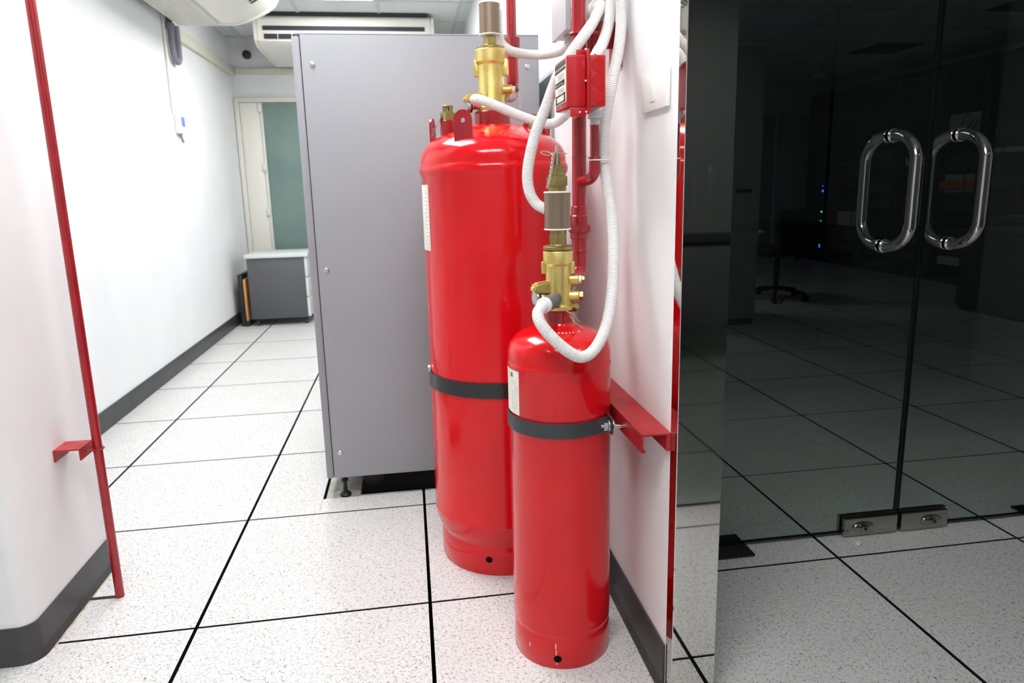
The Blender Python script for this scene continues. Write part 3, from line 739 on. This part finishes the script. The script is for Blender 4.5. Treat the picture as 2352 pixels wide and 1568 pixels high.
b = NB(); add_lathe(b, [(.0035, z+.056), (.0038, z+.086), (.0030, z+.094), (0, z+.097)], 16, Matrix.Translation((SX, SY, 0))); obj('firing_pin', b, m_steel, t)
b = NB(); add_ring(b, (SX-.024, SY-.004, z+.080), .0115, .0010, (.15, -.45, 1), 26, 6); add_cyl(b, (SX-.013, SY-.004, z+.080), (SX+.022, SY-.002, z+.079), .0012, 8); obj('pull_ring', b, m_steel, t)
b = NB(); chain(b, spline([(SX-.010, SY-.012, z+.078), (SX-.016, SY-.02, z+.05), (SX-.023, SY-.024, z+.02), (SX-.029, SY-.022, z+.002)], 6), .0030, .0008); obj('chain', b, m_steel, t)
b = NB(); add_tube(b, spline([(SX-.006, SY-.036, .838), (SX+.008, SY-.037, .828), (SX+.018, SY-.040, .822), (SX+.028, SY-.038, .812), (SX+.040, SY-.036, .800), (SX+.035, SY-.038, .806), (SX+.026, SY-.040, .820), (SX+.012, SY-.038, .826), (SX+.004, SY-.037, .836)], 6), .0009, n=6)
add_tube(b, spline([(SX+.016, SY-.040, .818), (SX+.026, SY-.042, .804), (SX+.040, SY-.046, .792), (SX+.046, SY-.050, .788)], 6), .0009, n=6)
obj('seal_wire', b, m_wire, t)
lab = flank_label(t, SX, SY, SR, math.radians(160), math.radians(209), .602, .7015)
b2 = text_mesh('SE', .013); wrap_bm(b2, SX, SY, SR, math.radians(194.5), .689, .0009); obj('lettering', b2, m_ink, lab)
b = NB()
for k in range(13):
    b2 = NB(); add_box(b2, -.010-random.random()*.004, .012-random.random()*.004, -.0008, .0008, 0, .0002); wrap_bm(b2, SX, SY, SR, math.radians(199), .677-k*.0052); merge(b, b2)
obj('print_lines', b, m_gbox, lab)

# ------------------------------------------------------------------ straps
def band(bm, pts, z0, z1, th):
    """flat band following plan points; pts given in order, outward = right-hand side"""
    b2 = NB(); rows = []
    for i, p in enumerate(pts):
        a = Vector(pts[max(i-1, 0)]); c = Vector(pts[min(i+1, len(pts)-1)]); d = (c-a).normalized(); n = Vector((d.y, -d.x))
        q = Vector(p)+n*th
        rows.append([b2.verts.new((p[0], p[1], z0)), b2.verts.new((q.x, q.y, z0)), b2.verts.new((q.x, q.y, z1)), b2.verts.new((p[0], p[1], z1))])
    for A, B in zip(rows, rows[1:]):
        for k in range(4): b2.faces.new((A[k], A[(k+1) % 4], B[(k+1) % 4], B[k]))
    b2.faces.new(rows[0]); b2.faces.new(rows[-1][::-1]); bmesh.ops.recalc_face_normals(b2, faces=b2.faces[:]); merge(bm, b2)
t = thing('cylinder_strap', 'satin black steel strap bolted round the small front cylinder', 'strap', (SX, SY, .56))
R_ = SR+.001
pts = [(SX+R_*math.cos(a), SY+R_*math.sin(a)) for a in [math.radians(100+k*(262-100)/36) for k in range(37)]]
# front run leaves the cylinder nearly straight towards the wall
pts = [(1.03, -.045)] + pts + [(SX+R_*math.cos(a), SY+R_*math.sin(a)) for a in [math.radians(d) for d in (267, 272, 277, 282, 287, 292, 297)]]
pts += [(.990, -.306), (1.008, -.298)]
b = NB(); band(b, pts, .563, .597, .0028); obj('band', b, m_bandm, t)
obj('clamp_ear', BX(1.0085, 1.0125, -.322, -.282, .562, .600, bev=.001), m_bandm, t)
b = NB(); add_cyl(b, (.988, -.310, .579), (1.036, -.310, .576), .0042, 14); 
for k in range(14): add_ring(b, (.989+k*.0014, -.310, .579), .0042, .0006, (1, 0, 0), 14, 4)
bo = obj('bolt', b, m_steel, t)
b = NB(); hexa(b, (.994, -.310, .579), (1.003, -.310, .579), .0105); obj('nut', b, m_steel, bo)
b = NB(); add_cyl(b, (1.0035, -.310, .579), (1.0065, -.310, .579), .0135, 24); add_cyl(b, (1.013, -.310, .579), (1.0155, -.310, .579), .0145, 24); obj('washer', b, m_steel, bo)
t = thing('cylinder_strap', 'glossy black steel strap round the large rear cylinder', 'strap', (LX, LY, .55))
R_ = LR+.0030
pts = [(1.06, LY+.17)]+[(LX+R_*math.cos(a), LY+R_*math.sin(a)) for a in [math.radians(80+k*(290-80)/44) for k in range(45)]]+[(1.0, .105), (1.06, .13)]
b = NB(); band(b, pts, .537, .580, .0032); obj('band', b, m_band, t)
b = NB(); ax = math.radians(187); add_cyl(b, (LX+R_*math.cos(ax), LY+R_*math.sin(ax), .590), (LX+(R_+.008)*math.cos(ax), LY+(R_+.008)*math.sin(ax), .590), .007, 14, bev=.001); add_box(b, LX-R_-.004, LX-R_+.004, LY-.035, LY-.015, .578, .592, bev=.002)
obj('clip', b, m_steel, t)

# ------------------------------------------------------------------ wall channel behind the small cylinder
b = NB(); yA, yB = -.437, .06
for (xa, xb, za, zb) in ((1.0365, 1.0995, .5965, .601), (1.0365, 1.041, .562, .5965), (1.090, 1.0995, .562, .5965), (1.041, 1.046, .562, .566)):
    add_box(b, xa, xb, yA, yB, za, zb, bev=.0008, seg=1)
tag(obj('wall_channel', b, m_redc), 'dark red steel channel bracket fixed along the right wall behind the small cylinder', 'bracket')
b = NB()
for (xa, xb, za, zb) in ((1.0495, 1.0995, .5965, .601), (1.0495, 1.054, .545, .5965)): add_box(b, xa, xb, .08, .46, za, zb)
tag(obj('wall_channel', b, m_redc), 'dark red steel channel on the right wall hidden behind the large cylinder', 'bracket')

# ------------------------------------------------------------------ risers
PX, PY = .995, -.10
t = thing('riser_pipe', 'dark red vertical pipe beside the right wall, feeding the small cylinder valve', 'pipe', (PX, PY, .9))
obj('pipe', CY((PX, PY, .925), (PX, PY, H-.002), .0165, 28), m_redp, t)
b = NB(); add_lathe(b, [(.0165, 0), (.0185, .001), (.0185, .004), (.0175, .006), (.0175, .040), (.0195, .043), (.0195, .062), (.0165, .064)], 28, Matrix.Translation((PX, PY, .985)) @ Matrix.Rotation(0, 4, 'X')); obj('coupling', b, m_redp, t)
b = NB(); hexp(b, PX, PY, .988, 1.006, .029, .002); add_cyl(b, (PX, PY, .972), (PX, PY, 1.028), .0215, 28, bev=.002); obj('union_nut', b, m_redp, t)
b = NB(); add_cyl(b, (PX, PY, .943), (PX, PY, .975), .0185, 24, bev=.002); add_ring(b, (PX, PY, .945), .0175, .0025); obj('coupling', b, m_redp, t)
b = NB(); add_tube(b, spline([(PX, PY, .945), (PX, PY, .915), (PX-.004, PY-.006, .895), (PX-.018, PY-.025, .884), (PX-.040, PY-.056, .881)], 8), .0185, n=24); obj('elbow', b, m_redp, t)
b = NB(); add_ring(b, (PX, PY, 1.16), .0165, .0012); obj('weld', b, m_redp, t)
# thin branch
BX_, BY_ = 1.007, -.19
b = NB(); add_cyl(b, (BX_, BY_, 1.130), (BX_, BY_, 1.226), .0098, 20); br = obj('branch_pipe', b, m_redp, t)
b = NB(); add_tube(b, spline([(BX_, BY_, 1.155), (BX_, BY_, 1.135), (BX_-.001, BY_+.004, 1.120), (BX_-.004, BY_+.020, 1.110), (PX+.002, BY_+.055, 1.106), (PX, PY, 1.106)], 7), .0122, n=18); add_ring(b, (BX_, BY_, 1.155), .0118, .0018); obj('branch_elbow', b, m_redp, br)
obj('pipe_sleeve', CY((BX_, BY_, 1.224), (BX_, BY_, 1.238), .0105, 20), m_gbox, br)
obj('adapter', BX(.994, 1.021, BY_-.013, BY_+.013, 1.237, 1.256, bev=.002), m_gbox, br)
t = thing('riser_pipe', 'red vertical pipe rising behind the brass valve of the large cylinder', 'pipe', (.927, .45, 1.36))
px, py = .928, .45
obj('pipe', CY((px, py, 1.40), (px, py, H-.002), .0148, 24), m_redp, t)
b = NB(); add_lathe(b, [(.016, 1.40), (.019, 1.403), (.019, 1.47), (.021, 1.472), (.021, 1.50), (.016, 1.502)], 24, Matrix.Translation((px, py, 0))); hexp(b, px, py, 1.505, 1.53, .028, .002); obj('union_nut', b, m_redp, t)
b = NB(); add_tube(b, spline([(px, py, 1.42), (px, py, 1.38), (px-.01, py-.02, 1.362), (px-.03, py-.06, 1.357), (px-.045, py-.10, 1.357)], 7), .0165, n=20); obj('elbow', b, m_redp, t)
# ------------------------------------------------------------------ pipe bracket with U bolt
t = thing('pipe_bracket', 'red steel bracket on the right wall holding the riser pipe with a U bolt', 'bracket', (1.06, -.04, 1.42))
b = NB(); add_box(b, 1.030, 1.0995, -.060, -.055, 1.405, 1.462, bev=.001); add_box(b, 1.030, 1.0995, -.060, .0, 1.460, 1.465, bev=.001)
add_box(b, 1.030, 1.035, -.085, -.055, 1.395, 1.465, bev=.001); add_box(b, 1.0945, 1.0995, -.09, .0, 1.36, 1.466, bev=.001)
b2 = NB(); add_prism(b2, [(1.019, 1.465), (1.030, 1.465), (1.030, 1.395), (1.019, 1.380)], -.082, -.060, 'y', .001); merge(b, b2)
obj('bracket_plate', b, m_redc, t)
b = NB(); pts = [(1.034, PY-.020, 1.428)]+[(PX+.0205*math.cos(a), PY+.0205*math.sin(a), 1.428) for a in [math.radians(-85-k*20) for k in range(10)]]+[(1.034, PY+.020, 1.428)]
add_tube(b, pts, .0028, n=8); obj('u_bolt', b, m_redp, t)

# ------------------------------------------------------------------ red switch box
t = thing('alarm_box', 'small red metal control box with printed front mounted before the riser pipe', 'control box', (.965, -.235, 1.30))
yF, yR = -.291, -.182
obj('front_cover', BX(.9225, .9625, yF, yR, 1.2505, 1.350, bev=.0035, seg=3), m_redb, t)
fl = obj('flange', BX(.9628, .9685, yF-.006, yR+.002, 1.238, 1.3605, bev=.0006), m_redb, t)
bxr = obj('rear_box', BX(.9688, 1.003, yF, yR, 1.2515, 1.3505, bev=.003, seg=3), m_redb, t)
for z in (1.331, 1.301, 1.271):
    b = NB(); add_ring(b, (.9865, yF-.0001, z), .0118, .0009, (0, 1, 0), 32, 6); add_cyl(b, (.9865, yF+.001, z), (.9865, yF-.0005, z), .0112, 28); obj('knockout', b, m_redb, bxr)
for x, y, z in ((.9600, yF-.004, 1.300), (.9605, yF-.006, 1.3585), (.9605, yF-.006, 1.2405), (.949, yF+.0, 1.2405), (.985, yF+.015, 1.354)):
    b2 = NB(); bmesh.ops.create_uvsphere(b2, u_segments=12, v_segments=8, radius=.0028); b2.transform(Matrix.Translation((x, y, z))); obj('screw', b2, m_steel, fl)
b = NB(); add_box(b, .930, .9625, yF+.002, yF+.005, 1.232, 1.250, bev=.0008); obj('mount_tab', BX(.945, .9625, yF+.01, yF+.013, 1.3505, 1.362, bev=.0008), m_redb, t); obj('mount_tab', b, m_redb, t)
st = obj('label_panel', BX(.9213, .9226, yF+.006, yR-.006, 1.262, 1.343, bev=.0003), m_label, t)
b = NB()
xl0, xl1 = .9207, .9214
for (ya, yb, za, zb) in ((0, 1, .88, 1.0), (0, 1, .78, .85), (.10, .95, .50, .56), (.10, .25, .42, .52), (.30, .95, .43, .48), (.05, .95, .20, .235), (.05, .95, .02, .055), (.05, .16, .02, .235), (.84, .95, .02, .235)):
    add_box(b, xl0, xl1, yF+.006+ya*(yR-yF-.012), yF+.006+yb*(yR-yF-.012), 1.262+.081*za, 1.262+.081*zb)
for k in range(5): add_box(b, xl0+.0003, xl1, yF+.02, yR-.02-random.random()*.02, 1.262+.081*(.60+k*.03), 1.262+.081*(.606+k*.03))
for k in range(4): add_box(b, xl0+.0003, xl1, yF+.02, yR-.02-random.random()*.02, 1.262+.081*(.27+k*.03), 1.262+.081*(.276+k*.03))
obj('print', b, m_ink, st)
b = NB()
for k in range(3): add_box(b, .957+k*.0015, .958+k*.0015, -.15, -.12, 1.30, 1.31)
bb = NB(); add_box(bb, .975, .99, -.183, -.118, 1.29, 1.31, bev=.001); obj('mounting_arm', bb, m_redb, t); b.free()

# ------------------------------------------------------------------ grey wall box
t = thing('junction_box', 'light grey steel junction box high on the right wall behind the riser pipe', 'junction box', (1.05, .3, 1.47))
obj('housing', BX(1.018, 1.0995, .078, .235, 1.480, 1.72, bev=.002), m_gbox, t)
obj('cover', BX(1.005, 1.0175, .073, .240, 1.476, 1.725, bev=.002), m_gbox, t)
b = NB(); add_cyl(b, (1.078, .078, 1.52), (1.078, .046, 1.52), .020, 22, bev=.002); obj('gland', b, m_cream, t)
b = NB(); add_cyl(b, (1.038, .16, 1.480), (1.038, .16, 1.460), .016, 20, bev=.002); obj('gland', b, m_gbox, t)

# ------------------------------------------------------------------ corrugated hoses
def hose(label, pts, r=.0122, smooth_end=0):
    path = resample(spline(pts, 14), .0007)
    f = lambda s: r+.0002-.0011*max(0, math.cos(2*PI*s/.0042))**4
    b = NB(); add_tube(b, path, f, n=14)
    return tag(obj('conduit_hose', b, m_hose), label, 'hose', 'white corrugated conduit hoses')
hose('white corrugated hose sagging from behind the large cylinder sleeve to the grey junction box',
     [(.871, .325, 1.58), (.871, .325, 1.530), (.878, .325, 1.494), (.900, .31, 1.470), (.935, .28, 1.455), (.975, .24, 1.446), (1.008, .20, 1.445), (1.028, .172, 1.452), (1.038, .16, 1.466)], .0125)
hose('white corrugated hose looping from the large cylinder valve up behind the red control box',
     [(.800, .205, 1.318), (.786, .185, 1.321), (.784, .160, 1.322), (.798, .140, 1.317), (.836, .125, 1.300), (.890, .115, 1.276), (.940, .105, 1.258), (.970, .10, 1.253), (.992, .085, 1.262), (1.010, .06, 1.285), (1.022, .03, 1.33), (1.032, .02, 1.40), (1.037, .05, 1.44), (1.040, .09, 1.462), (1.045, .115, 1.482)], .0125)
hose('white corrugated hose hanging from the junction box and curving behind the small cylinder sleeve',
     [(1.078, .05, 1.52), (1.077, .015, 1.517), (1.068, -.025, 1.503), (1.050, -.062, 1.483), (1.027, -.105, 1.453), (1.003, -.142, 1.425), (.955, -.157, 1.365), (.930, -.150, 1.32), (.909, -.140, 1.265), (.889, -.135, 1.218), (.875, -.133, 1.171), (.867, -.133, 1.124), (.870, -.137, 1.085), (.884, -.145, 1.058), (.905, -.165, 1.044)])
hose('white corrugated hose dropping from above into the rear top of the red control box',
     [(1.080, -.085, 1.64), (1.078, -.085, 1.55), (1.073, -.09, 1.49), (1.058, -.115, 1.440), (1.032, -.16, 1.395), (1.012, -.195, 1.372), (.998, -.21, 1.345)])
hose('long white corrugated hose running down the right wall, looping into the small brass valve',
     [(1.083, -.13, 1.64), (1.083, -.13, 1.56), (1.083, -.132, 1.485), (1.079, -.145, 1.435), (1.069, -.16, 1.385), (1.052, -.175, 1.322), (1.038, -.18, 1.258), (1.030, -.182, 1.205), (1.029, -.182, 1.148), (1.040, -.185, 1.081), (1.043, -.21, 1.005), (1.036, -.24, .931), (1.023, -.27, .859), (1.000, -.305, .799), (.968, -.335, .760), (.936, -.350, .748), (.903, -.355, .765), (.870, -.352, .797), (.852, -.341, .822), (.850, -.325, .839), (.861, -.305, .847), (.876, -.284, .850)])
t = obj('hose_connector', CY((.872, -.288, .850), (.902, -.248, .853), .0158, 24, bev=.002), m_conn)
tag(t, 'dark grey ribbed connector joining the long hose to the small brass valve', 'connector')
b = NB(); add_cyl(b, (.899, -.252, .853), (.909, -.238, .854), .0125, 20); tt = obj('ferrule', b, m_brassd, t)
b = NB(); add_cyl(b, (.8665, -.2955, .8495), (.8735, -.286, .8505), .0168, 24, bev=.001); obj('clip_ring', b, m_whitep, t)
b = NB(); pts = [(1.002, -.203, 1.150), (.994, -.19, 1.150), (1.0, -.172, 1.150), (1.03, -.163, 1.150), (1.046, -.182, 1.150), (1.036, -.200, 1.150), (1.002, -.203, 1.150)]
add_tube(b, pts, .0017, n=6); tag(obj('cable_tie', b, m_whitep), 'thin white cable tie binding the long hose to the thin red branch pipe', 'cable tie')

# ------------------------------------------------------------------ light switch
t = thing('light_switch', 'white wall switch plate with one rocker on the right wall near the steel jamb', 'switch', (1.1, -.32, 1.27))
obj('plate', BX(1.0905, 1.0995, -.394, -.253, 1.240, 1.311, bev=.002), m_switch, t)
obj('rocker', BX(1.0885, 1.092, -.334, -.306, 1.256, 1.297, bev=.001), m_whitep, t)

# ------------------------------------------------------------------ left thin pipe and its channel
t = thing('riser_pipe', 'thin red vertical pipe standing on the floor beside the left pillar', 'pipe', (-.2565, .193, 0))
obj('pipe', CY((-.2565, .193, .0), (-.2565, .193, H-.001), .0115, 24), m_redp, t)
obj('tape', CY((-.2565, .193, .0), (-.2565, .193, .006), .0118, 24), m_redp, t)
t = thing('pipe_bracket', 'small red channel bracket on the left pillar clamping the thin red pipe', 'bracket', (-.31, .18, .44))
b = NB(); add_box(b, -.3445, -.2785, .146, .217, .4515, .456, bev=.0008, seg=1); add_box(b, -.3445, -.340, .146, .217, .424, .4515, bev=.0008, seg=1)
add_box(b, -.283, -.2785, .146, .217, .424, .4515, bev=.0008, seg=1)
obj('channel', b, m_redc, t)
b = NB(); add_tube(b, [(-.280, .177, .438)]+[(-.2565+.0145*math.cos(a), .193+.0145*math.sin(a), .438) for a in [math.radians(-100+k*20) for k in range(11)]]+[(-.280, .209, .438)], .0025, n=8)
obj('u_bolt', b, m_redp, t)

# ------------------------------------------------------------------ dark server room
def rack(y0, k, lab):
    x0, x1, y1, z1 = 6.18, 6.93, y0+.60, 2.24
    t = thing('server_rack', lab, 'server rack', (x0, y0+.3, 0), 'black server racks along the dark room wall')
    b = NB()
    for (ya, yb) in ((y0+.004, y0+.05), (y1-.05, y1-.004)): add_box(b, x0, x0+.05, ya, yb, 0, z1, bev=.002, seg=1)
    add_box(b, x0, x1, y0+.004, y1-.004, z1-.06, z1); add_box(b, x0, x1, y0+.004, y1-.004, 0, .08); add_box(b, x1-.02, x1, y0+.004, y1-.004, 0, z1)
    add_box(b, x0+.05, x1, y0+.004, y0+.012, .08, z1-.06); add_box(b, x0+.05, x1, y1-.012, y1-.004, .08, z1-.06)
    obj('frame', b, m_rackb, t)
    random.seed(k*11+3); z = .15
    for q in range(7):
        h = random.choice((.045, .09, .09, .18)); z += random.choice((.03, .10, .22))
        if z+h > 2.1: break
        c = obj('server_unit', BX(x0+.06+random.random()*.03, x1-.1, y0+.055, y1-.055, z, z+h, bev=.002, seg=1), random.choice((m_dark, m_rackb, m_gbox, m_dark)), t)
        z += h
    b = NB()
    for q in range(5):
        yy = y0+.08+random.random()*.4; zz = .5+random.random()*1.3
        add_tube(b, spline([(x0+.06, yy, zz), (x0+.01, yy+.05, zz-.15), (x0+.02, yy+.03, zz-.35), (x0+.07, yy-.02, zz-.45)], 5), .006, n=6)
    obj('cable_bundle', b, random.choice((m_black, m_dark)), t)
    if k == 7:
        c = obj('status_panel', BX(x0+.03, x0+.055, y0+.10, y0+.30, .12, 1.05, bev=.002, seg=1), m_rackb, t)
        for mm_, zz_, s_ in ((m_blue, .946, .02), (m_grn, .67, .016), (m_blue, 1.02, .008), (m_grn, .55, .008), (m_grn, .22, .010), (m_blue, .19, .014)):
            obj('indicator', BX(x0+.024, x0+.0295, y0+.24-s_, y0+.24, zz_, zz_+s_, bev=.001), mm_, c)
    if k == 3: obj('cable_duct', BX(x0+.02, x0+.06, y0+.06, y1-.06, .98, 1.06, bev=.003), m_orange, t)
names = ['nearest', 'second nearest', 'third nearest', 'fourth', 'fifth', 'third farthest', 'second farthest', 'farthest']
for k in range(8):
    rack(2.66+k*.605, k, 'black open server rack in the dark room, %s of the row' % names[k])
t = thing('partition', 'grey floor standing partition wall at the far end of the dark room', 'partition', (5, 7.9, 0))
obj('board', BX(3.3, 5.88, 7.88, 7.94, .002, 2.03, bev=.003), m_part, t); obj('board', BX(5.94, 6.9, 7.88, 7.94, .002, 2.03, bev=.003), m_part, t)
obj('post', BX(5.885, 5.935, 7.86, 7.945, .002, 2.05, bev=.003), m_gbox, t)
t = thing('locker', 'tall narrow grey locker seen through the glass beside the steel jamb', 'locker', (3.1, 3.6, 0))
obj('body', BX(2.75, 3.245, 3.275, 3.9, .05, 2.06, bev=.004), m_part, t); obj('plinth', BX(2.76, 3.235, 3.285, 3.89, .002, .05), m_dark, t)
obj('handle', BX(3.05, 3.17, 3.262, 3.274, 1.02, 1.045, bev=.003), m_black, t)
def chair(x, y, rz, lab):
    t = thing('office_chair', lab, 'chair', (x, y, 0), 'office chairs in the dark room')
    mt = Matrix.Translation((x, y, 0)) @ Matrix.Rotation(rz, 4, 'Z')
    def o(n, b, m): b.transform(mt); return obj(n, b, m, t)
    o('seat', BX(-.23, .23, -.22, .22, .42, .50, bev=.03, seg=3), m_chair)
    b = NB(); add_box(b, -.21, .21, -.30, -.23, .47, .86, bev=.03, seg=3); o('backrest', b, m_chair)
    o('back_post', BX(-.03, .03, -.31, -.29, .40, .70, bev=.004), m_black)
    for s in (-1, 1):
        b = NB(); add_box(b, s*.27-.025, s*.27+.025, -.15, .12, .64, .665, bev=.01); add_cyl(b, (s*.27, 0, .45), (s*.27, 0, .65), .014, 12); add_box(b, min(s*.20, s*.275), max(s*.20, s*.275), -.015, .015, .44, .455); o('armrest', b, m_gbox)
    b = NB(); add_cyl(b, (0, 0, .10), (0, 0, .42), .025, 16); o('gas_column', b, m_black)
    for k in range(5):
        a = 2*PI*k/5+.3; b = NB(); add_cyl(b, (0, 0, .11), (.28*math.cos(a), .28*math.sin(a), .07), .02, 10, r2=.014); l = o('leg', b, m_black)
        b = NB(); add_cyl(b, (.28*math.cos(a)-.02, .28*math.sin(a), .028), (.28*math.cos(a)+.02, .28*math.sin(a), .028), .027, 14, bev=.003); b.transform(mt); obj('caster', b, m_rubber, l)
chair(4.02, 4.35, .1, 'dark blue office chair with low back standing in front of the racks')
chair(3.40, 4.75, -.3, 'dark blue office chair half hidden behind the grey locker')
t = thing('low_cabinet', 'low black equipment cabinet on the dark room floor at the right picture edge', 'cabinet', (5.3, 3.0, 0))
obj('body', BX(5.15, 5.9, 2.75, 3.45, .04, .66, bev=.006), m_rackb, t); obj('top', BX(5.14, 5.91, 2.74, 3.46, .661, .68, bev=.003), m_dark, t); obj('door', BX(5.155, 5.895, 2.735, 2.749, .06, .64, bev=.003), m_dark, t); obj('plinth', BX(5.17, 5.88, 2.77, 3.43, .002, .04), m_black, t)
def grille(x0, y0, lab, parentx=1.18):
    t = thing('ceiling_grille', lab, 'vent', (x0, y0, H), 'ceiling air grilles in the dark room')
    b = NB(); add_box(b, x0, x0+.59, y0, y0+.59, H-.014, H-.0065); obj('frame', b, m_gbox, t)
    b = NB()
    for k in range(18): add_box(b, x0+.03, x0+.56, y0+.03+k*.03, y0+.045+k*.03, H-.018, H-.0142)
    obj('slat', b, m_slot, t)
grille(5.34, 4.98, 'slatted square grille in the dark room ceiling above the chairs')
grille(5.34, 3.15, 'slatted square grille in the dark room ceiling at the upper right corner')
t = thing('dome_camera', 'small camera mounted on the dark room ceiling near the racks', 'camera', (5.6, 6.4, 2.4))
obj('mount', CY((5.6, 6.4, H-.0065), (5.6, 6.4, H-.05), .03, 16), m_gbox, t); b = NB(); add_cyl(b, (5.58, 6.45, H-.10), (5.60, 6.28, H-.12), .032, 18, bev=.004); add_cyl(b, (5.6, 6.4, H-.05), (5.6, 6.4, H-.10), .012, 10); obj('housing', b, m_gbox, t)
# rear room furniture, seen only as a reflection in the jamb
t = thing('desk', 'long dark desk in the unlit room behind the viewer, seen reflected in the steel jamb', 'desk', (2.6, -3.2, 0))
obj('top', BX(1.5, 4.0, -3.9, -3.2, .72, .75, bev=.004), m_dark, t)
for x in (1.52, 3.92): obj('leg', BX(x, x+.05, -3.88, -3.22, .001, .719), m_dark, t)
